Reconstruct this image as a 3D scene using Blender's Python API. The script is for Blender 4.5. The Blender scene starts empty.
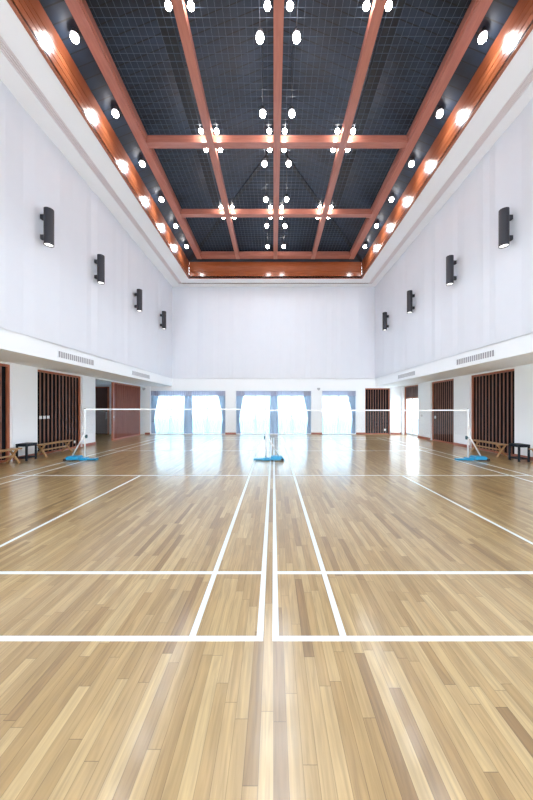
import bpy, bmesh, math, random
from mathutils import Vector, Matrix
random.seed(7)
PI = math.pi
S = bpy.context.scene
COL = S.collection
EYE = 1.6
SPOT_W = 76
R_ = math.radians

# ------------------------------------------------------------------ materials
def new_mat(name):
    m = bpy.data.materials.new(name); m.use_nodes = True
    nt = m.node_tree
    b = nt.nodes['Principled BSDF']
    return m, nt, b

def plain(name, col, rough=0.5, spec=0.5, metal=0.0, noise=0.0, nscale=8.0, coat=0.0):
    m, nt, b = new_mat(name)
    b.inputs['Base Color'].default_value = (*col, 1)
    b.inputs['Roughness'].default_value = rough
    b.inputs['Specular IOR Level'].default_value = spec
    b.inputs['Metallic'].default_value = metal
    b.inputs['Coat Weight'].default_value = coat
    b.inputs['Coat Roughness'].default_value = 0.08
    if noise > 0:
        tc = nt.nodes.new('ShaderNodeTexCoord')
        n = nt.nodes.new('ShaderNodeTexNoise'); n.inputs['Scale'].default_value = nscale
        n.inputs['Detail'].default_value = 4
        nt.links.new(tc.outputs['Object'], n.inputs['Vector'])
        mr = nt.nodes.new('ShaderNodeMapRange')
        mr.inputs['To Min'].default_value = 1 - noise; mr.inputs['To Max'].default_value = 1 + noise
        nt.links.new(n.outputs['Fac'], mr.inputs['Value'])
        mx = nt.nodes.new('ShaderNodeVectorMath'); mx.operation = 'SCALE'
        mx.inputs[0].default_value = col
        nt.links.new(mr.outputs['Result'], mx.inputs['Scale'])
        nt.links.new(mx.outputs['Vector'], b.inputs['Base Color'])
    return m

def wood(name, dark, light, scale=(1, 1, 1), rough=0.3, coat=0.0, coat_rough=0.1):
    """streaky wood grain, stretched along the axis with the small scale"""
    m, nt, b = new_mat(name)
    tc = nt.nodes.new('ShaderNodeTexCoord')
    mp = nt.nodes.new('ShaderNodeMapping'); mp.inputs['Scale'].default_value = scale
    n = nt.nodes.new('ShaderNodeTexNoise'); n.inputs['Scale'].default_value = 6
    n.inputs['Detail'].default_value = 6; n.inputs['Distortion'].default_value = 0.4
    cr = nt.nodes.new('ShaderNodeValToRGB')
    cr.color_ramp.elements[0].position = 0.3; cr.color_ramp.elements[0].color = (*dark, 1)
    cr.color_ramp.elements[1].position = 0.7; cr.color_ramp.elements[1].color = (*light, 1)
    nt.links.new(tc.outputs['Object'], mp.inputs['Vector'])
    nt.links.new(mp.outputs['Vector'], n.inputs['Vector'])
    nt.links.new(n.outputs['Fac'], cr.inputs['Fac'])
    nt.links.new(cr.outputs['Color'], b.inputs['Base Color'])
    b.inputs['Roughness'].default_value = rough
    b.inputs['Coat Weight'].default_value = coat
    b.inputs['Coat Roughness'].default_value = coat_rough
    return m

def emit(name, col, strength):
    m = bpy.data.materials.new(name); m.use_nodes = True
    nt = m.node_tree; nt.nodes.clear()
    e = nt.nodes.new('ShaderNodeEmission'); e.inputs['Color'].default_value = (*col, 1)
    e.inputs['Strength'].default_value = strength
    o = nt.nodes.new('ShaderNodeOutputMaterial'); nt.links.new(e.outputs[0], o.inputs[0])
    return m

def cloth(name, col, trans, clear, tcol=None):
    """woven cloth: diffuse + translucent, with an open weave that lets some light straight through"""
    m = bpy.data.materials.new(name); m.use_nodes = True
    nt = m.node_tree; nt.nodes.clear()
    d = nt.nodes.new('ShaderNodeBsdfDiffuse'); d.inputs[0].default_value = (*col, 1)
    t = nt.nodes.new('ShaderNodeBsdfTranslucent'); t.inputs[0].default_value = (*(tcol or col), 1)
    p = nt.nodes.new('ShaderNodeBsdfTransparent')
    m1 = nt.nodes.new('ShaderNodeMixShader'); m1.inputs[0].default_value = trans
    m2 = nt.nodes.new('ShaderNodeMixShader'); m2.inputs[0].default_value = clear
    o = nt.nodes.new('ShaderNodeOutputMaterial')
    nt.links.new(d.outputs[0], m1.inputs[1]); nt.links.new(t.outputs[0], m1.inputs[2])
    nt.links.new(m1.outputs[0], m2.inputs[1]); nt.links.new(p.outputs[0], m2.inputs[2])
    nt.links.new(m2.outputs[0], o.inputs[0])
    return m

def glass(name):
    m = bpy.data.materials.new(name); m.use_nodes = True
    nt = m.node_tree; nt.nodes.clear()
    p = nt.nodes.new('ShaderNodeBsdfTransparent'); p.inputs[0].default_value = (0.93, 0.97, 0.98, 1)
    g = nt.nodes.new('ShaderNodeBsdfGlossy'); g.inputs['Roughness'].default_value = 0.02
    lw = nt.nodes.new('ShaderNodeLayerWeight'); lw.inputs['Blend'].default_value = .5
    pw = nt.nodes.new('ShaderNodeMath'); pw.operation = 'POWER'; pw.inputs[1].default_value = 5
    nt.links.new(lw.outputs['Facing'], pw.inputs[0])
    fr = nt.nodes.new('ShaderNodeMath'); fr.operation = 'MULTIPLY_ADD'; fr.inputs[1].default_value = .6; fr.inputs[2].default_value = .03
    nt.links.new(pw.outputs[0], fr.inputs[0])
    mx = nt.nodes.new('ShaderNodeMixShader')
    o = nt.nodes.new('ShaderNodeOutputMaterial')
    nt.links.new(fr.outputs[0], mx.inputs[0])
    nt.links.new(p.outputs[0], mx.inputs[1]); nt.links.new(g.outputs[0], mx.inputs[2])
    nt.links.new(mx.outputs[0], o.inputs[0])
    return m

def floor_mat():
    m, nt, b = new_mat('oak_strip_floor')
    N = nt.nodes; L = nt.links
    W, LEN = 0.066, 0.85
    def math_(op, a, bb=None, c=None):
        n = N.new('ShaderNodeMath'); n.operation = op
        for i, v in enumerate((a, bb, c)):
            if v is None: continue
            if isinstance(v, (int, float)): n.inputs[i].default_value = v
            else: L.new(v, n.inputs[i])
        return n.outputs[0]
    tc = N.new('ShaderNodeTexCoord'); sp = N.new('ShaderNodeSeparateXYZ')
    L.new(tc.outputs['Object'], sp.inputs[0])
    u = math_('DIVIDE', sp.outputs['X'], W)
    row = math_('FLOOR', u)
    w1 = N.new('ShaderNodeTexWhiteNoise'); w1.noise_dimensions = '1D'; L.new(row, w1.inputs['W'])
    v = math_('ADD', math_('DIVIDE', sp.outputs['Y'], LEN), math_('MULTIPLY', w1.outputs['Value'], 7.31))
    col = math_('FLOOR', v)
    cb = N.new('ShaderNodeCombineXYZ'); L.new(row, cb.inputs[0]); L.new(col, cb.inputs[1])
    w2 = N.new('ShaderNodeTexWhiteNoise'); w2.noise_dimensions = '2D'; L.new(cb.outputs[0], w2.inputs['Vector'])
    ramp = N.new('ShaderNodeValToRGB')
    els = ramp.color_ramp.elements
    els[0].position = 0.0; els[0].color = FLOOR_TONES[0]
    els[1].position = 1.0; els[1].color = FLOOR_TONES[-1]
    for p, c in zip((0.12, 0.35, 0.65), FLOOR_TONES[1:4]):
        e = els.new(p); e.color = c
    L.new(w2.outputs['Value'], ramp.inputs['Fac'])
    # grain: stretched noise, shifted per strip
    cb2 = N.new('ShaderNodeCombineXYZ')
    L.new(math_('ADD', math_('MULTIPLY', sp.outputs['X'], 34.0), math_('MULTIPLY', w2.outputs['Value'], 91.0)), cb2.inputs[0])
    L.new(math_('ADD', math_('MULTIPLY', sp.outputs['Y'], 2.2), math_('MULTIPLY', w2.outputs['Value'], 53.0)), cb2.inputs[1])
    gn = N.new('ShaderNodeTexNoise'); gn.inputs['Scale'].default_value = 1.0; gn.inputs['Detail'].default_value = 5
    gn.inputs['Distortion'].default_value = 1.2
    L.new(cb2.outputs[0], gn.inputs['Vector'])
    mr = N.new('ShaderNodeMapRange'); mr.inputs['From Min'].default_value = 0.3; mr.inputs['From Max'].default_value = 0.7
    mr.inputs['To Min'].default_value = 0.74; mr.inputs['To Max'].default_value = 1.12
    L.new(gn.outputs['Fac'], mr.inputs['Value'])
    # joints
    fu = math_('FRACT', u); fv = math_('FRACT', v)
    eu = math_('MINIMUM', fu, math_('SUBTRACT', 1.0, fu)); ev = math_('MINIMUM', fv, math_('SUBTRACT', 1.0, fv))
    ju = math_('LESS_THAN', eu, 0.022); jv = math_('LESS_THAN', ev, 0.0022)
    j = math_('MAXIMUM', ju, jv)
    k = math_('MULTIPLY', mr.outputs['Result'], math_('SUBTRACT', 1.0, math_('MULTIPLY', j, 0.4)))
    sc = N.new('ShaderNodeVectorMath'); sc.operation = 'SCALE'
    L.new(ramp.outputs['Color'], sc.inputs[0]); L.new(k, sc.inputs['Scale'])
    L.new(sc.outputs['Vector'], b.inputs['Base Color'])
    rr = N.new('ShaderNodeMapRange'); rr.inputs['To Min'].default_value = 0.29; rr.inputs['To Max'].default_value = 0.31
    L.new(w2.outputs['Value'], rr.inputs['Value']); L.new(rr.outputs['Result'], b.inputs['Roughness'])
    b.inputs['Specular IOR Level'].default_value = 0.55
    b.inputs['Coat Weight'].default_value = 0.7; b.inputs['Coat Roughness'].default_value = 0.16
    return m

def roof_mat():
    m, nt, b = new_mat('dark_roof_boards')
    N = nt.nodes; L = nt.links
    tc = N.new('ShaderNodeTexCoord'); sp = N.new('ShaderNodeSeparateXYZ'); L.new(tc.outputs['Object'], sp.inputs[0])
    dv = N.new('ShaderNodeMath'); dv.operation = 'DIVIDE'; dv.inputs[1].default_value = 0.27; L.new(sp.outputs['Y'], dv.inputs[0])
    fr = N.new('ShaderNodeMath'); fr.operation = 'FRACT'; L.new(dv.outputs[0], fr.inputs[0])
    bp = N.new('ShaderNodeBump'); bp.inputs['Strength'].default_value = 0.6; bp.inputs['Distance'].default_value = 0.03
    L.new(fr.outputs[0], bp.inputs['Height']); L.new(bp.outputs['Normal'], b.inputs['Normal'])
    lt = N.new('ShaderNodeMath'); lt.operation = 'GREATER_THAN'; lt.inputs[1].default_value = 0.90; L.new(fr.outputs[0], lt.inputs[0])
    n = N.new('ShaderNodeTexNoise'); n.inputs['Scale'].default_value = 1.3; n.inputs['Detail'].default_value = 5
    L.new(tc.outputs['Object'], n.inputs['Vector'])
    r = N.new('ShaderNodeValToRGB')
    r.color_ramp.elements[0].position = .3; r.color_ramp.elements[0].color = (.008, .015, .030, 1)
    r.color_ramp.elements[1].position = .75; r.color_ramp.elements[1].color = (.026, .044, .082, 1)
    L.new(n.outputs['Fac'], r.inputs['Fac'])
    mx = N.new('ShaderNodeMixRGB'); mx.inputs[2].default_value = (.006, .008, .012, 1)
    L.new(lt.outputs[0], mx.inputs[0]); L.new(r.outputs['Color'], mx.inputs[1])
    L.new(mx.outputs[0], b.inputs['Base Color'])
    b.inputs['Roughness'].default_value = 0.5
    return m

FLOOR_TONES = [(.27, .162, .066, 1), (.365, .232, .095, 1), (.42, .277, .118, 1), (.455, .308, .138, 1), (.53, .378, .182, 1)]
M = {}
M['floor'] = floor_mat()
M['roof'] = roof_mat()
M['white'] = plain('white_paint', (.89, .92, .96), .55, noise=.015, nscale=1.5)
M['panel_white'] = plain('white_fabric_panel', (.74, .765, .83), .75, noise=.02, nscale=2.0)
M['ceil_white'] = plain('ceiling_paint', (.91, .92, .95), .6)
M['line'] = plain('court_line_paint', (.74, .80, .80), .35, noise=.05, nscale=20)
M['beam'] = wood('red_brown_beam_wood', (.41, .15, .112), (.51, .20, .15), (3, .35, 3), .30, .2)
M['beam_x'] = wood('red_brown_cross_beam_wood', (.41, .15, .112), (.51, .20, .15), (.35, 3, 3), .26, .2)
M['fascia'] = wood('orange_brown_fascia_wood', (.21, .054, .018), (.30, .085, .031), (6, .25, 6), .28, .5, .19)
M['fascia_x'] = wood('orange_brown_end_fascia_wood', (.27, .068, .022), (.37, .108, .04), (.25, 6, 6), .22, .5, .13)
M['frame'] = wood('red_brown_frame_wood', (.30, .085, .04), (.42, .14, .07), (4, 4, .4), .35)
M['fin'] = wood('brown_fin_wood', (.20, .085, .055), (.29, .13, .085), (4, 4, .4), .4)
M['black_slat'] = plain('black_slat', (.007, .007, .010), .8, .1)
M['backing'] = plain('dark_backing', (.010, .008, .010), .8, .1)
M['door_wood'] = wood('red_brown_door_wood', (.16, .038, .021), (.25, .068, .036), (5, 5, .35), .6, .0)
M['door_wood'].node_tree.nodes['Principled BSDF'].inputs['Specular IOR Level'].default_value = .2
M['dark_wood'] = wood('dark_door_wood', (.06, .022, .02), (.10, .035, .03), (5, 5, .35), .35)
M['base'] = wood('baseboard_wood', (.30, .09, .06), (.40, .14, .09), (.5, .5, 3), .35)
M['mesh'] = plain('ceiling_wire', (.06, .085, .13), .4, metal=.0)
M['lamp_metal'] = plain('lamp_housing', (.05, .05, .06), .4)
M['bulb'] = emit('bulb_glow', (1, .97, .95), 60)
M['globe'] = emit('globe_glow', (1, .93, .84), 60)
M['lens'] = emit('sconce_lens_glow', (1, .98, .96), 3)
M['sconce'] = plain('charcoal_metal', (.020, .020, .028), .45, noise=.05)
M['vent_fin'] = plain('vent_grey', (.74, .74, .77), .5)
M['vent_back'] = plain('vent_shadow_grey', (.30, .30, .33), .6)
M['slot_fin'] = plain('slot_mauve_fin', (.82, .76, .78), .5)
M['slot_mauve'] = plain('slot_mauve_back', (.62, .53, .55), .5)
M['slot_back'] = wood('slot_brown', (.13, .055, .04), (.18, .08, .06), (1, 1, 1), .5)
M['post'] = plain('white_post_paint', (.82, .83, .84), .3)
M['blue'] = plain('blue_base_paint', (.015, .26, .47), .35, noise=.06)
M['teal_dark'] = plain('dark_ratchet', (.03, .09, .11), .4)
M['rubber'] = plain('black_rubber', (.02, .02, .02), .6)
M['tape'] = plain('white_net_tape', (.85, .86, .88), .6)
M['cord'] = plain('net_cord', (.25, .27, .3), .6)
M['bench'] = wood('bench_wood', (.32, .17, .07), (.46, .27, .12), (4, .5, 4), .4)
M['stool'] = plain('dark_stool_paint', (.010, .015, .024), .6, .25, noise=.1)
M['plate'] = plain('white_plastic', (.8, .8, .8), .35)
M['grey_plate'] = plain('grey_plastic', (.45, .46, .5), .4)
M['win_frame'] = plain('window_frame_white', (.7, .75, .8), .4)
M['glass'] = glass('clear_glass')
M['drape'] = cloth('blue_drape_cloth', (.40, .44, .53), .35, .0, (.38, .46, .55))
M['valance'] = cloth('valance_cloth', (.52, .52, .63), .35, .0, (.46, .48, .58))
M['sheer'] = cloth('sheer_cloth', (.62, .76, .85), .42, .13, (.54, .74, .86))
M['steel'] = plain('steel_handle', (.6, .6, .62), .25, metal=.9)
M['terrace'] = plain('outside_blue_tint', (.30, .42, .52), .8)  # blue put in to tint what shows through the lower panes

# ------------------------------------------------------------------ mesh helpers
class MB:
    def __init__(s): s.bm = bmesh.new()
    def quad(s, pts):
        return s.bm.faces.new([s.bm.verts.new(p) for p in pts])
    def box(s, x0, x1, y0, y1, z0, z1, bevel=0):
        vs = [s.bm.verts.new(p) for p in ((x0,y0,z0),(x1,y0,z0),(x1,y1,z0),(x0,y1,z0),(x0,y0,z1),(x1,y0,z1),(x1,y1,z1),(x0,y1,z1))]
        fs = [s.bm.faces.new([vs[i] for i in f]) for f in ((3,2,1,0),(4,5,6,7),(0,1,5,4),(1,2,6,5),(2,3,7,6),(3,0,4,7))]
        if bevel:
            es = list({e for f in fs for e in f.edges})
            bmesh.ops.bevel(s.bm, geom=es, offset=bevel, segments=2, affect='EDGES', profile=.5)
        return s
    def taper(s, x0, x1, y0, y1, z0, z1, ix0, ix1, iy):
        """box with a smaller top"""
        a = [(x0,y0,z0),(x1,y0,z0),(x1,y1,z0),(x0,y1,z0),(x0+ix0,y0+iy,z1),(x1-ix1,y0+iy,z1),(x1-ix1,y1-iy,z1),(x0+ix0,y1-iy,z1)]
        vs = [s.bm.verts.new(p) for p in a]
        fs = [s.bm.faces.new([vs[i] for i in f]) for f in ((3,2,1,0),(4,5,6,7),(0,1,5,4),(1,2,6,5),(2,3,7,6),(3,0,4,7))]
        es = list({e for f in fs for e in f.edges})
        bmesh.ops.bevel(s.bm, geom=es, offset=.012, segments=2, affect='EDGES', profile=.5)
        return s
    def bar(s, p0, p1, w, h, up=(0, 0, 1)):
        """rectangular bar from p0 to p1"""
        p0 = Vector(p0); p1 = Vector(p1); d = (p1 - p0).normalized()
        u = Vector(up); sd = d.cross(u).normalized(); u = sd.cross(d).normalized()
        c = [(-w/2, -h/2), (w/2, -h/2), (w/2, h/2), (-w/2, h/2)]
        a = [s.bm.verts.new(p0 + sd*x + u*y) for x, y in c]; b = [s.bm.verts.new(p1 + sd*x + u*y) for x, y in c]
        s.bm.faces.new(a); s.bm.faces.new(b[::-1])
        for i in range(4):
            s.bm.faces.new((a[i], b[i], b[(i+1) % 4], a[(i+1) % 4]))
        return s
    def cyl(s, p0, p1, r, seg=20, r2=None, caps=True):
        p0 = Vector(p0); p1 = Vector(p1); d = (p1 - p0).normalized()
        t = Vector((1, 0, 0)) if abs(d.x) < .9 else Vector((0, 1, 0))
        sd = d.cross(t).normalized(); u = sd.cross(d)
        r2 = r if r2 is None else r2
        ring = lambda p, rr: [s.bm.verts.new(p + (sd*math.cos(2*PI*i/seg) + u*math.sin(2*PI*i/seg))*rr) for i in range(seg)]
        a = ring(p0, r); b = ring(p1, r2)
        for i in range(seg):
            f = s.bm.faces.new((a[i], b[i], b[(i+1) % seg], a[(i+1) % seg])); f.smooth = True
        if caps:
            s.bm.faces.new(a); s.bm.faces.new(b[::-1])
        return s
    def ball(s, c, r, seg=16, rings=10, zs=1.0):
        res = bmesh.ops.create_uvsphere(s.bm, u_segments=seg, v_segments=rings, radius=r)
        for v in res['verts']:
            v.co = Vector((v.co.x, v.co.y, v.co.z*zs)) + Vector(c)
        for v in res['verts']:
            for f in v.link_faces: f.smooth = True
        return s
    def build(s, name, mat, parent=None):
        bmesh.ops.recalc_face_normals(s.bm, faces=s.bm.faces)
        me = bpy.data.meshes.new(name); s.bm.to_mesh(me); s.bm.free()
        me.materials.append(M[mat] if isinstance(mat, str) else mat)
        o = bpy.data.objects.new(name, me); COL.objects.link(o)
        if parent: o.parent = parent
        return o

def tag(o, label=None, cat=None, group=None, kind=None):
    if label: o['label'] = label
    if cat: o['category'] = cat
    if group: o['group'] = group
    if kind: o['kind'] = kind
    return o
def struct(o): o['kind'] = 'structure'; return o
def thing(name, loc, rz, label, cat, group=None):
    o = bpy.data.objects.new(name, None); COL.objects.link(o)
    o.location = loc; o.rotation_euler = (0, 0, rz); o.empty_display_size = .2
    return tag(o, label, cat, group)
def dup(root, loc, rz, label, group=None):
    r = root.copy(); COL.objects.link(r); r.location = loc; r.rotation_euler = (0, 0, rz); r['label'] = label
    if group: r['group'] = group
    for ch in list(root.children):
        c = ch.copy(); COL.objects.link(c); c.parent = r
        for g in list(ch.children):
            d = g.copy(); COL.objects.link(d); d.parent = c
    return r

# ------------------------------------------------------------------ dimensions (metres, camera at x=0 y=0, eye 1.6)
XL, XR = -7.95, 7.95           # lower side walls
UL, UR = -6.28, 6.32           # upper side walls
YB = 18.0                      # far wall
YR = -3.0                      # wall behind the camera
SOF = 2.98                     # aisle soffit
UB = 3.46                      # lower edge of upper walls
CZ = 9.14                      # white ceiling
CX = 0.11                      # middle of the ceiling well
FX = 5.0                       # half width of the ceiling well
FY = 16.8                      # far end of the ceiling well
FZ = 10.1                      # top of the wood fascia
BZ = 10.05                     # underside of beams
ANX = -11.6                    # side room beyond the open sliding screen

# ------------------------------------------------------------------ floor and court lines
fl = MB().box(ANX - .2, XR + .3, YR, YB + .3, -.15, 0).build('floor', 'floor'); struct(fl)
fl.data.update()
def court(x0, x1, name):
    lw = .046
    sgn = 1 if x1 > x0 else -1
    m = MB(); z0, z1 = -.01, .0012
    a, b = min(x0, x1), max(x0, x1)
    mid = 8.95
    ya, yb = 2.0, 15.9
    def across(y, xa, xb): m.box(xa, xb, y - lw/2, y + lw/2, z0, z1)
    def along(x, y0, y1): m.box(x - lw/2, x + lw/2, y0, y1, z0, z1 + .0004)
    across(ya + .017, a - lw/2, b + lw/2); across(yb, a - lw/2, b + lw/2)
    across(2.825, a, b); across(yb - .8, a, b)
    across(6.93, a, b); across(2*mid - 6.93, a, b)
    for x in (a, b): along(x, ya, yb)
    along(x0 + sgn*.475, ya, yb); along(x1 - sgn*.475, ya, yb)
    c = (x0 + x1)/2
    along(c, ya, 6.93); along(c, 2*mid - 6.93, yb)
    return m.build('court_marking', 'line', fl)
court(-.095, -6.25, 'l'); court(.015, 6.12, 'r')

# ------------------------------------------------------------------ lower walls
def wall_x(name, x, t, y0, y1, holes, ztop):
    """wall in the plane x (thickness t outward) with holes (ya, yb, z0, z1)"""
    m = MB(); a, b = min(x, x + t), max(x, x + t)
    y = y0
    for (ya, yb, z0, z1) in sorted(holes):
        if ya > y: m.box(a, b, y, ya, 0, ztop)
        if z0 > 0: m.box(a, b, ya, yb, 0, z0)
        m.box(a, b, ya, yb, z1, ztop)
        y = yb
    if y < y1: m.box(a, b, y, y1, 0, ztop)
    return struct(m.build(name, 'white'))
ST = 2.93   # slat panel top
left_holes = [(6.2, 8.83, 0, ST), (9.77, 12.07, 0, ST), (12.95, 17.95, 0, ST)]
right_holes = [(9.57, 11.76, 0, ST), (12.8, 14.68, 0, ST), (15.95, 17.85, 0, ST)]
wall_x('wall_left', XL, -.28, YR, YB, left_holes, UB)
wall_x('wall_right', XR, .28, YR, YB, right_holes, UB)
# far wall: windows
WZ0, WZ1 = .04, 2.70
WINS = [(-7.64, -2.99), (-2.33, 2.34), (3.02, 5.12)]
m = MB()
y0, y1 = YB, YB + .34
xs = ANX
for (a, b, z0, z1) in [(-9.9, -8.22, WZ0, WZ1)] + [(a, b, WZ0, WZ1) for a, b in WINS] + [(5.69, 7.25, 0, 2.86)]:
    m.box(xs, a, y0, y1, 0, UB); m.box(a, b, y0, y1, z1, UB)
    if z0 > 0: m.box(a, b, y0, y1, 0, z0)
    xs = b
m.box(xs, XR + .28, y0, y1, 0, UB)
struct(m.build('wall_back', 'white'))
# corner pier between hall and side room
struct(MB().box(XL - .28, -7.64, YB - .06, YB - .002, 0, SOF).build('pillar', 'white'))
# soffit boxes over the aisles (their inner faces carry the air grilles)
struct(MB().box(XL - .0, UL - .002, YR, YB - .002, SOF, UB - .002).build('ceiling_aisle_left', 'white')).location.x = .0
struct(MB().box(UR + .002, XR - .0, YR, YB - .002, SOF, UB - .002).build('ceiling_aisle_right', 'white'))
# side room shell
struct(MB().box(ANX - .2, ANX, 11.5, YB + .3, 0, UB).build('wall_side_room', 'white'))
struct(MB().box(ANX, XL - .28, 11.3, 11.5, 0, UB).build('wall_side_room_near', 'white'))
struct(MB().box(ANX, XL - .28, 11.5, YB, 3.05, 3.25).build('ceiling_side_room', 'white'))
# rear wall, behind the camera
m = MB(); xs = XL - .28     # bare openings, added unseen to let in fill daylight
for a, b in ((-7.4, -2.7), (-2.35, 2.35), (2.7, 7.4)):
    m.box(xs, a, YR - .2, YR, 0, CZ); m.box(a, b, YR - .2, YR, 2.8, CZ); m.box(a, b, YR - .2, YR, 0, .06); xs = b
m.box(xs, XR + .28, YR - .2, YR, 0, CZ)
struct(m.build('wall_rear', 'white'))

# ------------------------------------------------------------------ upper walls: tall fabric panels, each very slightly out of plane
def strips(n0, n1, w):
    out = []; p = n0
    while p < n1 - 1e-6:
        q = min(n1, p + w*random.uniform(.8, 1.2))
        if n1 - q < w*.4: q = n1
        out.append((p, q)); p = q
    return out
def upper_side(name, x, sgn):
    m = MB()
    e1 = 0
    for (a, b) in strips(YR, YB, .3):
        e0, e1 = e1, random.uniform(0, .045)
        g = 0
        m.quad([(x + sgn*e0, a + g, UB), (x + sgn*e1, b - g, UB), (x + sgn*e1, b - g, CZ), (x + sgn*e0, a + g, CZ)])
    xo = x - sgn*.2
    m.box(min(x - sgn*.002, xo), max(x - sgn*.002, xo), YR, YB, UB, CZ)
    return struct(m.build(name, 'panel_white'))
upper_side('wall_left_upper', UL, 1); upper_side('wall_right_upper', UR, -1)
m = MB()
e1 = 0
for (a, b) in strips(UL, UR, .3):
    e0, e1 = e1, random.uniform(0, .04)
    g = 0
    m.quad([(a + g, YB - .03 - e0, UB), (b - g, YB - .03 - e1, UB), (b - g, YB - .03 - e1, CZ), (a + g, YB - .03 - e0, CZ)])
m.box(UL - .2, UR + .2, YB - .028, YB + .3, UB, CZ)
struct(m.build('wall_back_upper', 'panel_white'))

# ------------------------------------------------------------------ white ceiling border with a recessed linear slot
S0, S1 = 5.63, 5.86            # slot, from the middle
SY0, SY1 = FY + .62, FY + .80
m = MB(); T = .12
for s in (-1, 1):
    def bx(a, b, ya, yb, z0=CZ, z1=CZ + T):
        p, q = CX + s*a, CX + s*b
        m.box(min(p, q), max(p, q), ya, yb, z0, z1)
    bx(FX, S0, YR, FY); bx(S1, 6.6, YR, YB + .2)
    bx(0, S0, FY, SY0) if s == -1 else bx(0, S0, FY, SY0)
    bx(0, S1, SY1, YB + .2)
struct(m.build('ceiling', 'ceil_white'))
m = MB(); mf = MB(); mb_ = MB()
for s in (-1, 1):
    p, q = CX + s*S0, CX + s*S1
    mb_.box(min(p, q), max(p, q), YR, SY1, CZ + .045, CZ + .1)
    for k in range(4):
        c = CX + s*(S0 + (S1 - S0)*(k + .5)/4)
        mf.box(c - .016, c + .016, YR, SY0, CZ + .002, CZ + .044)
m.box(CX - S0, CX + S0, SY0, SY1, CZ + .045, CZ + .1)
sl = struct(m.build('trim_1', 'slot_back'))
mf.build('slot_fins', 'slot_fin', sl)
mb_.build('slot_backing', 'slot_mauve', sl)
# a dark red bead along the lower edge of the well
m = MB()
for s in (-1, 1):
    p, q = CX + s*(FX - .045), CX + s*(FX + .03)
    m.box(min(p, q), max(p, q), YR, FY, CZ - .02, CZ - .0005)
m.box(CX - FX, CX + FX, FY - .045, FY + .03, CZ - .02, CZ - .0005)
struct(m.build('trim_2', 'frame'))

# ------------------------------------------------------------------ wood fascia of the ceiling well: stacked boards
def fascia_side(name, s):
    m = MB()
    hs = [0, .22, .30, .38, .46, .54, .62, FZ - CZ]
    for i in range(len(hs) - 1):
        ins = .0 if i % 2 == 0 else .007
        p, q = CX + s*(FX + ins), CX + s*(FX + .1)
        m.box(min(p, q), max(p, q), YR, FY, CZ + hs[i] + .004, CZ + hs[i+1])
    return struct(m.build(name, 'fascia'))
fascia_side('trim_3', -1); fascia_side('trim_4', 1)
m = MB()
hs = [0, .34, .40, FZ - CZ]
for i in range(3):
    ins = (0, .015, .004)[i]
    m.box(CX - FX, CX + FX, FY + ins, FY + .1, CZ + hs[i] + .004, CZ + hs[i+1])
struct(m.build('trim_5', 'fascia_x'))
# ------------------------------------------------------------------ beams
BH = .23; BW = .22
LONG = [-4.3, -2.12, 0.0, 2.12, 4.3]
CROSS = [2.43, 5.87, 9.32, 12.72, 16.2]
for bx_ in LONG:
    w = .27 if abs(bx_) > 4 else BW
    m = MB().box(CX + bx_ - w/2, CX + bx_ + w/2, YR, 16.4, BZ, BZ + BH)
    if abs(bx_) > 4:   # small moulding along the inner edge
        i = -1 if bx_ > 0 else 1
        p, q = CX + bx_ + i*w/2, CX + bx_ + i*(w/2 + .04)
        m.box(min(p, q), max(p, q), YR, 16.4, BZ + .06, BZ + BH + .04)
    struct(m.build('ceiling_beam', 'beam'))
for y in CROSS:
    w = BW if y < 16 else .36
    m = MB()
    for a, b in zip(LONG[:-1], LONG[1:]):
        wa = .27 if abs(a) > 4 else BW; wb = .27 if abs(b) > 4 else BW
        m.box(CX + a + wa/2, CX + b - wb/2, y - w/2, y + w/2, BZ + .002, BZ + BH)
    struct(m.build('ceiling_cross_beam', 'beam_x'))

# ------------------------------------------------------------------ dark hipped roof above the beams
EZ = 10.2; RZ = 12.3; EX = FX + .12; EY = FY + .12; RY = 11.6
def roof_z(rx, y):
    z = EZ + (RZ - EZ)*(1 - abs(rx)/EX)
    if y > RY: z = min(z, EZ + (RZ - EZ)*(EY - y)/(EY - RY))
    return z
m = MB()
A = (CX - EX, YR, EZ); B = (CX - EX, EY, EZ); C_ = (CX + EX, EY, EZ); D = (CX + EX, YR, EZ); R0 = (CX, YR, RZ); R1 = (CX, RY, RZ)
m.quad([A, R0, R1, B]); m.quad([D, C_, R1, R0]); m.bm.faces.new([m.bm.verts.new(p) for p in (B, R1, C_)])
# gable end behind the camera
m.bm.faces.new([m.bm.verts.new(p) for p in (A, D, R0)])
rf = m.build('roof', 'roof'); struct(rf)
sm = rf.modifiers.new('thick', 'SOLIDIFY'); sm.thickness = .08; sm.offset = 1
m = MB()
for s in (-1, 1):
    m.bar((CX + s*(EX - .1), EY - .1, EZ), (CX, RY, RZ - .06), .16, .2)
    x = s*2.75
    yend = EY - (EX - abs(x))/EX*(EY - RY)
    m.bar((CX + x, YR, roof_z(x, 0) - .1), (CX + x, yend, roof_z(x, 0) - .1), .34, .14)
m.bar((CX, YR, RZ - .1), (CX, RY, RZ - .1), .18, .2)
struct(m.build('roof_rafters', plain('rafter_dark', (.012, .015, .022), .5)))
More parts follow.
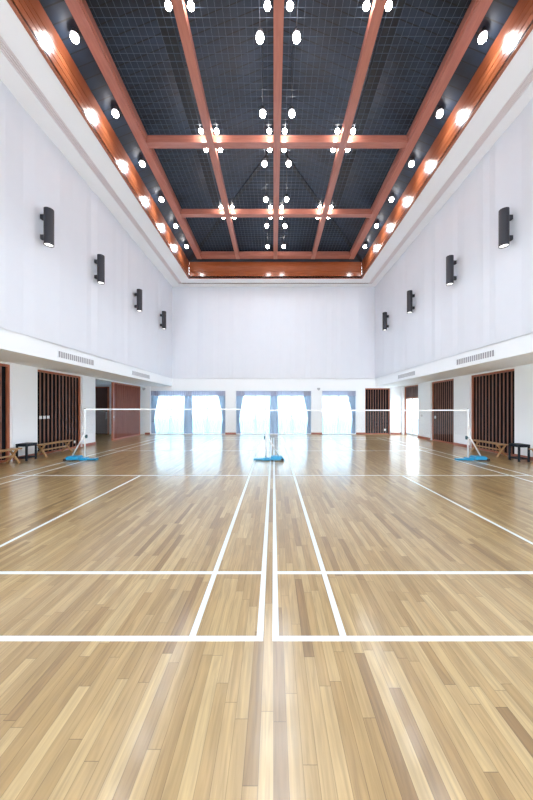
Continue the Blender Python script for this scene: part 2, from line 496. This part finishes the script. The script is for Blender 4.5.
# wire mesh laid over the beams, one panel per bay
MZ = BZ + BH + .012
for (ya, yb) in zip(CROSS[1:-1], CROSS[2:]):
    for a, b in zip(LONG[:-1], LONG[1:]):
        m = MB(); wr = .0045
        x0, x1 = CX + a + .1, CX + b - .1
        y0_, y1_ = ya + .1, (yb - .1 if yb < 16 else yb - .16)
        nx = round((x1 - x0)/.165); ny = round((y1_ - y0_)/.165)
        for i in range(nx + 1):
            x = x0 + (x1 - x0)*i/nx; m.box(x - wr, x + wr, y0_, y1_, MZ, MZ + .008)
        for j in range(ny + 1):
            y = y0_ + (y1_ - y0_)*j/ny; m.box(x0, x1, y - wr, y + wr, MZ + .008, MZ + .016)
        struct(m.build('ceiling_mesh_panel', 'mesh'))

# ------------------------------------------------------------------ lamps
def make_spot(loc, label, group, top):
    t = thing('spot_lamp', loc, 0, label, 'lamp', group)
    MB().ball((0, 0, 0), .085, 20, 12).build('bulb', 'bulb', t)
    MB().cyl((0, 0, .05), (0, 0, .17), .095, 24, .06).build('housing', 'lamp_metal', t)
    MB().cyl((0, 0, .17), (0, 0, top), .012, 8).build('stem', 'lamp_metal', t)
    return t
SPZ = EYE + 8.48
spots = [(-4.66, 'beside the wood fascia of the left wall'), (-.42, 'just left of the centre beam'),
         (.42, 'just right of the centre beam'), (4.68, 'beside the wood fascia of the right wall')]
ORD = ['nearest', 'second', 'third', 'fourth', 'fifth', 'farthest']
for rx, where in spots:
    top = (roof_z(rx, 5) if abs(rx) > 4 else EZ + .9) - SPZ
    first = None
    for k in range(6):
        y = 6.64 + 1.71*k
        lab = f'bright white spot lamp {where}, {ORD[k]} of its row'
        tz = roof_z(rx, y) - SPZ - .0
        grp = 'spot lamps ' + ('beside the fascias' if abs(rx) > 4 else 'beside the centre beam')
        if abs(rx) > 4 and first is not None:
            dup(first, (CX + rx, y, SPZ), 0, lab)
        else:
            o = make_spot((CX + rx, y, SPZ), lab, grp, tz)
            first = first or o
# the light each spot lamp throws down; the rows run on over the camera, above the frame
for rx, where in spots:
    for k in range(-4, 6):
        ld = bpy.data.lights.new('spot_beam', 'SPOT'); ld.energy = SPOT_W; ld.spot_size = R_(165); ld.spot_blend = .8
        ld.shadow_soft_size = .06; ld.color = (.78, .89, 1.0)
        lo = bpy.data.objects.new('spot_beam', ld); COL.objects.link(lo)
        lo.location = (CX + rx, 6.64 + 1.71*k, SPZ - .16)
GZ = EYE + 8.62
RN = {5.87: 'nearest visible', 9.32: 'middle', 12.72: 'farthest lit'}
BN = {-2.12: 'left beam', 0.0: 'centre beam', 2.12: 'right beam'}
g0 = None
for y in CROSS[1:4]:
    for bx_ in LONG[1:4]:
        for dy in (-.3, .34):
            if y < 6 and dy < 0: continue
            for dx in (-.24, .24):
                lab = f"warm globe lamp at {BN[bx_]} and {RN[y]} cross beam, {'camera-side' if dy < 0 else 'window-side'} {'left' if dx < 0 else 'right'} corner"
                loc = (CX + bx_ + dx, y + dy, GZ)
                if g0 is None:
                    g0 = thing('globe_lamp', loc, 0, lab, 'lamp', 'globe lamps around the beam crossings')
                    MB().ball((0, 0, 0), .07, 18, 12).build('globe', 'globe', g0)
                    MB().cyl((0, 0, .055), (0, 0, MZ - GZ + .02), .03, 12).build('lamp_cap', 'lamp_metal', g0)
                else:
                    dup(g0, loc, 0, lab)

# ------------------------------------------------------------------ wall sconces (dark tubes on two brackets)
def make_sconce(loc, rz, label):
    t = thing('wall_sconce', loc, rz, label, 'wall lamp', 'dark tube lamps on the upper walls')
    c = .21
    m = MB().cyl((c, 0, -.48), (c, 0, .48), .115, 32, caps=False)
    m.cyl((c, 0, -.48), (c, 0, -.44), .100, 32, caps=False)
    # rim ring and closed top
    n = 32
    for i in range(n):
        a, b = 2*PI*i/n, 2*PI*(i+1)/n
        P = lambda ang, r, z: (c + r*math.cos(ang), r*math.sin(ang), z)
        m.quad([P(a, .115, -.48), P(b, .115, -.48), P(b, .1, -.48), P(a, .1, -.48)])
    m.bm.faces.new([m.bm.verts.new((c + .115*math.cos(2*PI*i/n), .115*math.sin(2*PI*i/n), .48)) for i in range(n)])
    m.build('tube', 'sconce', t)
    MB().cyl((c, 0, -.458), (c, 0, -.446), .0995, 32).build('lens', 'lens', t)
    for z in (-.27, .27):
        MB().box(0, .12, -.045, .045, z - .06, z + .06, .01).build('bracket', 'sconce', t)
    return t
SY = {'left': [7.8, 10.15, 13.07, 16.0], 'right': [7.65, 10.0, 12.95, 15.85]}
SN = ['nearest', 'second', 'third', 'farthest']
sc0 = None
for side, x, rz in (('left', UL + .03, 0), ('right', UR - .03, PI)):
    for k, y in enumerate(SY[side]):
        lab = f'charcoal tube wall lamp on the {side} white wall, {SN[k]} of its four'
        loc = (x, y, EYE + (4.87 if side == 'left' else 4.76))
        if sc0 is None: sc0 = make_sconce(loc, rz, lab)
        else: dup(sc0, loc, rz, lab)

# ------------------------------------------------------------------ air grilles in the soffit faces
def make_vent(loc, rz, L, label):
    t = thing('air_vent', loc, rz, label, 'vent', 'air grilles above the aisles')
    MB().box(.0, .006, 0, L, 0, .18).build('vent_backing', 'vent_back', t)
    m = MB()
    m.box(.002, .016, -.02, L + .02, -.02, 0); m.box(.002, .016, -.02, L + .02, .18, .2)
    m.box(.002, .016, -.02, 0, 0, .18); m.box(.002, .016, L, L + .02, 0, .18)
    m.build('vent_frame', 'white', t)
    m = MB(); n = int(L/.09)
    for i in range(1, n):
        y = L*i/n; m.box(.004, .014, y - .016, y + .016, 0, .18)
    m.build('vent_slats', 'vent_fin', t)
    return t
vz = EYE + 1.50
make_vent((UL - .004, 8.46, vz), 0, 1.65, 'long grey air grille above the left aisle, nearer one')
make_vent((UL - .004, 12.87, vz), 0, 1.8, 'long grey air grille above the left aisle, farther one')
make_vent((UR + .004, 10.0, vz), PI, 1.7, 'long grey air grille above the right aisle, nearer one')
make_vent((UR + .004, 14.7, vz), PI, 1.75, 'long grey air grille above the right aisle, farther one')

# ------------------------------------------------------------------ slatted wooden screens
def slat_screen(loc, rz, W, H, label, n):
    t = thing('slatted_screen', loc, rz, label, 'screen', 'slatted wooden screens')
    f = .07
    m = MB(); m.box(0, f, -.02, .07, 0, H); m.box(W - f, W, -.02, .07, 0, H)
    m.box(f, W - f, -.02, .07, H - f, H); m.box(f, W - f, -.02, .07, 0, .06)
    m.build('screen_frame', 'frame', t)
    MB().box(f, W - f, .05, .068, .06, H - f).build('backing_panel', 'backing', t)
    ms = MB(); mf = MB(); w = (W - 2*f)/n
    for i in range(n):
        c = f + w*(i + .5)
        ms.box(c - w*.38, c + w*.36, .02, .05, .06, H - f)
        if i: mf.box(f + w*i - .014, f + w*i + .014, -.004, .05, .06, H - f)
    ms.build('dark_slats', 'black_slat', t); mf.build('brown_fins', 'fin', t)
    return t
ins = .10
slat_screen((XL - ins, 6.2, 0), PI/2, 2.63, ST, 'dark slatted wood screen at the left edge, in front of the white pier', 13)
slat_screen((XL - ins, 9.77, 0), PI/2, 2.30, ST, 'dark slatted wood screen on left wall with three white switches', 12)
slat_screen((XR + ins, 11.76, 0), -PI/2, 2.19, ST, 'dark slatted wood screen behind the bench along the right wall', 12)
slat_screen((XR + ins, 14.68, 0), -PI/2, 1.88, ST, 'dark slatted wood screen between white piers, next to the glass door', 11)
slat_screen((5.69, YB + .12, 0), 0, 1.56, 2.86, 'dark slatted screen in the far wall, right of the windows', 9)

# open sliding screen in the left wall
t = thing('sliding_screen', (XL - .06, 14.5, 0), PI/2, 'large red-brown sliding wood screen standing in the left wall opening', 'screen')
W, H = 2.95, ST - .01
m = MB(); m.box(0, .09, 0, .1, 0, H); m.box(W - .06, W, 0, .1, 0, H); m.box(.09, W - .06, 0, .1, H - .07, H); m.box(.09, W - .06, 0, .1, 0.0, .07)
m.build('screen_frame', 'frame', t)
m = MB(); n = 12; w = (W - .15)/n
for i in range(n):
    m.box(.09 + w*i + .014, .09 + w*(i+1) - .014, .018, .08, .07, H - .07)
m.box(.09, W - .06, .03, .07, .07, H - .07)
m.build('board_panel', 'door_wood', t)
MB().box(.03, .06, -.012, 0, 1.0, 1.25, .004).build('handle', 'steel', t)

# dark door seen through the opening
t = thing('door_4', (-11.15, YB - .07, 0), 0, 'dark wood door seen past the open sliding screen on the left', 'door')
t['kind'] = 'structure'
MB().box(0.07, .88, .02, .068, 0, 2.88).build('door_leaf', 'dark_wood', t)
m = MB(); m.box(0, .07, -.01, .068, 0, 2.95); m.box(.88, .97, -.01, .068, 0, 2.95); m.box(.07, .88, -.01, .068, 2.88, 2.95)
m.build('door_frame', 'frame', t)
MB().box(.80, .83, -.02, .02, .95, 1.35, .006).build('door_handle', 'steel', t)

# glass door on the right wall
t = thing('door_1', (XR + .15, 17.85, 0), -PI/2, 'white framed glass double door under a slatted transom, right wall', 'door')
t['kind'] = 'structure'
W = 1.9; H = ST; Dh = 2.2
m = MB(); m.box(0, .07, -.03, .1, 0, H); m.box(W - .22, W, -.03, .1, 0, H); m.box(.07, W - .22, -.03, .1, H - .06, H); m.box(.07, W - .22, -.03, .1, Dh, Dh + .06)
m.build('door_frame', 'frame', t)
m = MB(); m.box(.07, W - .22, .03, .08, Dh + .06, H - .06)
for i in range(8):
    x = .07 + (W - .29)*(i + .5)/8; m.box(x - .07, x + .07, .005, .03, Dh + .06, H - .06)
m.build('transom_panel', 'dark_wood', t)
for a in (.07, .07 + (W - .29)/2):
    b = a + (W - .29)/2 - .004
    m = MB(); f = .045
    m.box(a, a + f, .03, .06, 0.01, Dh); m.box(b - f, b, .03, .06, 0.01, Dh); m.box(a + f, b - f, .03, .06, Dh - f, Dh); m.box(a + f, b - f, .03, .06, 0.01, .13)
    lf = m.build('door_leaf', 'win_frame', t)
    MB().box(a + f, b - f, .04, .05, .13, Dh - f).build('pane', 'glass', lf)
    hx = b - .05 if a < .1 else a + .05
    MB().cyl((hx, -.02, .9), (hx, -.02, 1.3), .014, 10).box(hx - .008, hx + .008, -.02, .02, .94, .97).box(hx - .008, hx + .008, -.02, .02, 1.23, 1.26).build('handle', 'steel', lf)

# ------------------------------------------------------------------ windows and curtains in the far wall
def window(n, x0, x1, units):
    t = thing(f'window_{n}', ((x0 + x1)/2, YB + .26, WZ0), 0, None, None)
    t['kind'] = 'structure'
    w = x1 - x0; h = WZ1 - WZ0
    m = MB(); f = .06
    m.box(-w/2, w/2, 0, .06, 0, f); m.box(-w/2, w/2, 0, .06, h - f, h)
    for i in range(units + 1):
        x = -w/2 + f/2 + (w - f)*i/units; m.box(x - f/2, x + f/2, 0, .06, f, h - f)
    m.box(-w/2 + f, w/2 - f, .005, .055, 1.05, 1.10)
    m.build('window_frame', 'win_frame', t)
    MB().box(-w/2 + f, w/2 - f, .025, .033, f, h - f).build('pane', 'glass', t)
window(1, *WINS[0], 4); window(2, *WINS[1], 4); window(3, *WINS[2], 2); window(4, -9.9, -8.22, 2)

def curtain_mesh(prof, folds, depth, rows=24, cols=None, seed=0):
    """prof(v) -> (left, right) at height fraction v (0 bottom, 1 top); folded sheet"""
    rnd = random.Random(seed); m = MB()
    cols = cols or folds*8
    ph = [rnd.uniform(0, 2*PI) for _ in range(3)]
    grid = []
    for j in range(rows + 1):
        v = j/rows; a, b, z = prof(v)
        r = []
        for i in range(cols + 1):
            u = i/cols
            d = math.sin(2*PI*folds*u + .7*math.sin(2*PI*u*2 + ph[0]))*depth + .3*depth*math.sin(2*PI*folds*2.3*u + ph[1] + v)
            r.append(m.bm.verts.new((a + (b - a)*u, d, z)))
        grid.append(r)
    for j in range(rows):
        for i in range(cols):
            f = m.bm.faces.new((grid[j][i], grid[j][i+1], grid[j+1][i+1], grid[j+1][i])); f.smooth = True
    return m
def straight_drape(xc, w, label, seed):
    z0, z1 = .03, 2.66
    o = curtain_mesh(lambda v: (xc - w/2*(1.12 - .2*v), xc + w/2*(1.12 - .2*v), z0 + (z1 - z0)*v), 6, .022, seed=seed).build('drape', 'drape')
    o.location = (0, YB + .13, 0)
    return tag(o, label, 'curtain', 'blue drapes at the far windows')
def tied_drape(edge, inward, label, seed):
    z0, z1 = .03, 2.66; tie = .30
    def prof(v):
        if v > tie:
            k = (v - tie)/(1 - tie); w = .17 + .36*k**1.3
        else:
            k = 1 - v/tie; w = .17 + .10*k**.7
        a, b = edge, edge + inward*w
        return (min(a, b), max(a, b), z0 + (z1 - z0)*v)
    t = thing('tied_drape', (0, YB + .12, 0), 0, label, 'curtain', 'blue drapes at the far windows')
    curtain_mesh(prof, 5, .022, seed=seed).build('cloth', 'drape', t)
    z = z0 + (z1 - z0)*tie
    a, b = sorted((edge + inward*.002, edge + inward*.185))
    MB().box(a, b, -.04, .045, z - .03, z + .03, .012).build('tieback', 'drape', t)
    return t
def sheer(x0, x1, label, seed):
    z0, z1 = .035, 2.66
    o = curtain_mesh(lambda v: (x0, x1, z0 + (z1 - z0)*v), max(5, int((x1 - x0)*7)), .018, rows=4, seed=seed).build('sheer_curtain', 'sheer')
    o.location = (0, YB + .20, 0)
    return tag(o, label, 'curtain', 'white sheer curtains')
def valance(x0, x1, label, seed):
    z0, z1 = 2.38, 2.695
    o = curtain_mesh(lambda v: (x0 + .004, x1 - .004, z0 + (z1 - z0)*v), int((x1 - x0)*9), .014, rows=4, seed=seed).build('curtain_valance', 'valance')
    o.location = (0, YB + .055, 0)
    return tag(o, label, 'valance', 'gathered valances over the windows')
NM = ['leftmost wide window', 'middle wide window', 'narrow window beside the slatted screen']
for i, (a, b) in enumerate(WINS):
    valance(a, b, f'gathered blue-grey valance across the top of the {NM[i]}', 10 + i)
    if i < 2:
        tied_drape(a + .01, 1, f'blue drape tied back at the left edge of the {NM[i]}', 20 + i)
        c = (a + b)/2 - (.02 if i == 0 else -.02)
        straight_drape(c, .5, f'straight blue drape hanging in the middle of the {NM[i]}', 30 + i)
        sheer(a + .02, c - .04, f'white sheer curtain in left half of the {NM[i]}', 40 + i)
        sheer(c + .04, b - .02, f'white sheer curtain in right half of the {NM[i]}', 50 + i)
    else:
        sheer(a + .02, b - .02, f'white sheer curtain across the {NM[i]}', 42)
    tied_drape(b - .01, -1, f'blue drape tied back at the right edge of the {NM[i]}', 60 + i)
sheer(-9.88, -8.24, 'strip of sheer curtain seen beyond the red-brown sliding screen', 70)
valance(-9.9, -8.22, 'short valance seen beyond the red-brown sliding screen', 71)
# low blue wall added outside to tint the lower part of the windows
struct(MB().box(-14, 12, 21.5, 21.8, -.15, .85).build('added_tint_wall', 'terrace'))
struct(MB().box(-14, 12, YB + .36, 21.5, -.2, -.1).build('outside_ground', 'terrace'))

# ------------------------------------------------------------------ baseboards
m = MB(); h = .11; tk = .02
ys = YR
for (ya, yb, *_r) in left_holes:
    m.box(XL, XL + tk, ys, ya, 0, h); ys = yb
struct(m.build('baseboard_left', 'base'))
m = MB(); ys = YR
for (ya, yb, *_r) in right_holes:
    m.box(XR - tk, XR, ys, ya, 0, h); ys = yb
struct(m.build('baseboard_right', 'base'))
m = MB()
for a, b in ((-2.99, -2.33), (2.34, 3.02), (5.12, 5.69), (7.25, XR - tk)):
    m.box(a, b, YB - tk, YB, 0, h)
m.box(XL, -7.64, YB - .06 - tk, YB - .06, 0, h)
struct(m.build('baseboard_back', 'base'))

# ------------------------------------------------------------------ badminton posts and nets
NY = 8.98
def make_post(x, s, label, rz=.70):
    t = thing('net_post', (x, NY, 0), 0 if s > 0 else PI, label, 'net post', 'white net posts on blue bases')
    b = MB().taper(.12, .57, -.18, .18, .03, .135, .05, .10, .05)
    b.box(-.38, .14, -.07, .07, .008, .055, .01)
    b.taper(-.10, .12, -.12, .12, .008, .085, .03, .0, .04)
    bs = b.build('base', 'blue', t)
    for yy in (-.17, .17): MB().cyl((.50, yy - .03, .04), (.50, yy + .03, .04), .04, 20).build('wheel', 'rubber', bs)
    MB().cyl((0, 0, .05), (0, 0, 1.59), .024, 24).build('upright', 'post', t)
    MB().cyl((.01, 0, .80), (.40, 0, .12), .02, 16).build('brace', 'post', t)
    r = MB().box(-.065, -.024, -.03, .03, rz - .06, rz + .05, .008).cyl((-.04, -.055, rz), (-.04, .045, rz), .018, 14)
    r.build('ratchet', 'teal_dark', t)
    MB().cyl((0, 0, .98), (0, 0, 1.03), .036, 20).box(.02, .075, -.012, .012, .99, 1.02, .004).build('clamp_collar', 'post', t)
    MB().cyl((0, 0, 1.59), (0, 0, 1.605), .028, 20).build('cap', 'rubber', t)
    return t
PL, PC, PR = -5.84, -.235, 6.02
make_post(PL, -1, 'white net post on blue base at the left, weight toward the benches', .74)
make_post(PC, 1, 'white net post on pale blue base in the middle, before the windows')
make_post(PR, 1, 'white net post on blue base at the right, before slatted screen')
def net(x0, x1, label, top=1.565):
    t = thing('badminton_net', ((x0 + x1)/2, NY, 0), 0, label, 'net', 'badminton nets across the hall')
    L = x1 - x0; a, b = -L/2, L/2
    bot = top - .76
    MB().box(a, b, -.006, .006, top - .040, top, .003).build('top_tape', 'tape', t)
    m = MB(); cw = .0006; n = int(L/.024); k = int((top - .075 - bot)/.024)
    for i in range(n + 1):
        x = a + L*i/n; m.box(x - cw, x + cw, -cw, cw, bot, top - .074)
    for j in range(k + 1):
        z = bot + (top - .075 - bot)*j/k; m.box(a, b, -cw, cw, z - cw, z + cw)
    m.build('netting', 'cord', t)
    return t
net(PL + .027, PC - .027, 'white-taped badminton net stretched across the left court', 1.595)
net(PC + .027, PR - .027, 'white-taped badminton net stretched across the right court')

# ------------------------------------------------------------------ benches and stools along the side walls
def bench(x, y0, L, label):
    t = thing('bench', (x, y0, 0), 0, label, 'bench', 'low wooden benches along the walls')
    H = .43
    MB().box(-.13, .13, 0, L, H - .035, H, .006).build('seat', 'bench', t)
    for y in (.16, L - .16):
        m = MB().bar((-.17, y - .018, .0), (.12, y - .018, H - .036), .035, .055, (0, 1, 0))
        m.bar((.17, y + .018, .0), (-.12, y + .018, H - .036), .035, .055, (0, 1, 0))
        m.build('leg', 'bench', t)
    MB().box(-.02, .02, .16, L - .16, .2, .245).build('stretcher', 'bench', t)
    return t
bench(-7.62, 6.95, 1.7, 'low wooden crossed-leg bench at the left edge, nearer than the dark stool')
bench(-7.62, 9.36, 1.5, 'low wooden crossed-leg bench before the left slatted screen')
bench(7.55, 9.45, 1.55, 'low wooden crossed-leg bench before the right slatted screen')
bench(7.62, 6.9, 1.62, 'low wooden crossed-leg bench at the right edge, nearer than the dark stool')
def stool(x, y, label):
    t = thing('stool', (x, y, 0), 0, label, 'stool', 'dark square stools by the walls')
    w, d, H = .34, .40, .52
    MB().box(-w/2, w/2, -d/2, d/2, H - .035, H, .006).build('seat', 'stool', t)
    for sx in (-1, 1):
        for sy in (-1, 1):
            cx, cy = sx*(w/2 - .025), sy*(d/2 - .025)
            MB().box(cx - .022, cx + .022, cy - .022, cy + .022, 0, H - .034, .003).build('leg', 'stool', t)
    for s in (-1, 1):
        for z0, z1 in ((.07, .105), (H - .085, H - .036)):
            MB().box(-w/2 + .047, w/2 - .047, s*(d/2 - .025) - .012, s*(d/2 - .025) + .012, z0, z1).build('rail', 'stool', t)
            MB().box(s*(w/2 - .025) - .012, s*(w/2 - .025) + .012, -d/2 + .047, d/2 - .047, z0, z1).build('rail', 'stool', t)
    return t
stool(-7.68, 9.02, 'dark square stool by the left wall, between two wooden benches')
stool(7.50, 8.86, 'dark square stool by the right wall, between two wooden benches')

# ------------------------------------------------------------------ switches, sockets, small fittings
def plate(loc, rz, w, h, label, name, cat, mat='plate', knob=True, group=None):
    t = thing(name, loc, rz, label, cat, group)
    MB().box(-w/2, w/2, -.012, 0, -h/2, h/2, .003).build('cover_plate', mat, t)
    if knob:
        MB().box(-w*.18, w*.18, -.018, -.011, -h*.28, h*.28, .002).build('rocker' if cat == 'switch' else 'outlet_face', 'plate' if mat != 'plate' else 'tape', t)
    return t
fx = XL - ins + .012
for y, nm in ((10.0, 'nearest'), (10.17, 'middle'), (10.34, 'farthest')):
    plate((fx, y, 1.29), PI/2, .11, .11, f'small white switch on left slatted screen, {nm} of three', 'light_switch', 'switch', group='three switches on the left screen')
plate((fx, 11.72, .25), PI/2, .1, .1, 'small white socket low on the left slatted screen', 'wall_socket', 'socket')
plate((XR + ins - .012, 14.4, 1.17), -PI/2, .12, .14, 'small white switch on right slatted screen near the glass door', 'light_switch', 'switch')
plate((6.96, YB + .108, .27), 0, .12, .12, 'small white socket low on the far slatted screen', 'wall_socket', 'socket')
plate((XR - .0005, 15.55, 1.22), -PI/2, .14, .1, 'small grey switch on the white pier beside the glass door', 'light_switch', 'switch', 'grey_plate')
def fitting(loc, label):
    t = thing('wall_fitting', loc, 0, label, 'fixture', 'small fittings above the piers')
    MB().box(-.09, .09, -.05, 0, -.03, .08, .008).build('housing', 'grey_plate', t)
    MB().ball((0, -.06, -.03), .055, 16, 10).build('dome', 'grey_plate', t)
fitting((-8.0, YB - .061, 2.80), 'small grey dome fitting high on the corner pier near sliding screen')
fitting((2.80, YB - .001, 2.80), 'small grey dome fitting high on pier between two windows')

# ------------------------------------------------------------------ daylight and camera
w = bpy.data.worlds.new('daylight'); S.world = w; w.use_nodes = True
bg = w.node_tree.nodes['Background']
bg.inputs['Color'].default_value = (.84, .93, 1.0, 1); bg.inputs['Strength'].default_value = 10.0

cam = bpy.data.cameras.new('camera'); co = bpy.data.objects.new('camera', cam); COL.objects.link(co)
co.location = (0, 0, EYE); co.rotation_euler = (PI/2, 0, 0)
cam.sensor_fit = 'VERTICAL'; cam.sensor_height = 36; cam.sensor_width = 24
cam.lens = 290/800*36
cam.shift_x = -7/800; cam.shift_y = 8.5/800
cam.clip_end = 200
S.camera = co
vs = S.view_settings
vs.view_transform = 'Standard'; vs.look = 'None'; vs.gamma = 1; vs.use_curve_mapping = False
vs.exposure = 0.0
try:
    cy = S.cycles
    cy.max_bounces = 16; cy.diffuse_bounces = 10; cy.glossy_bounces = 4; cy.transparent_max_bounces = 16
    cy.sample_clamp_indirect = 8; cy.caustics_reflective = False; cy.caustics_refractive = False
except Exception:
    pass
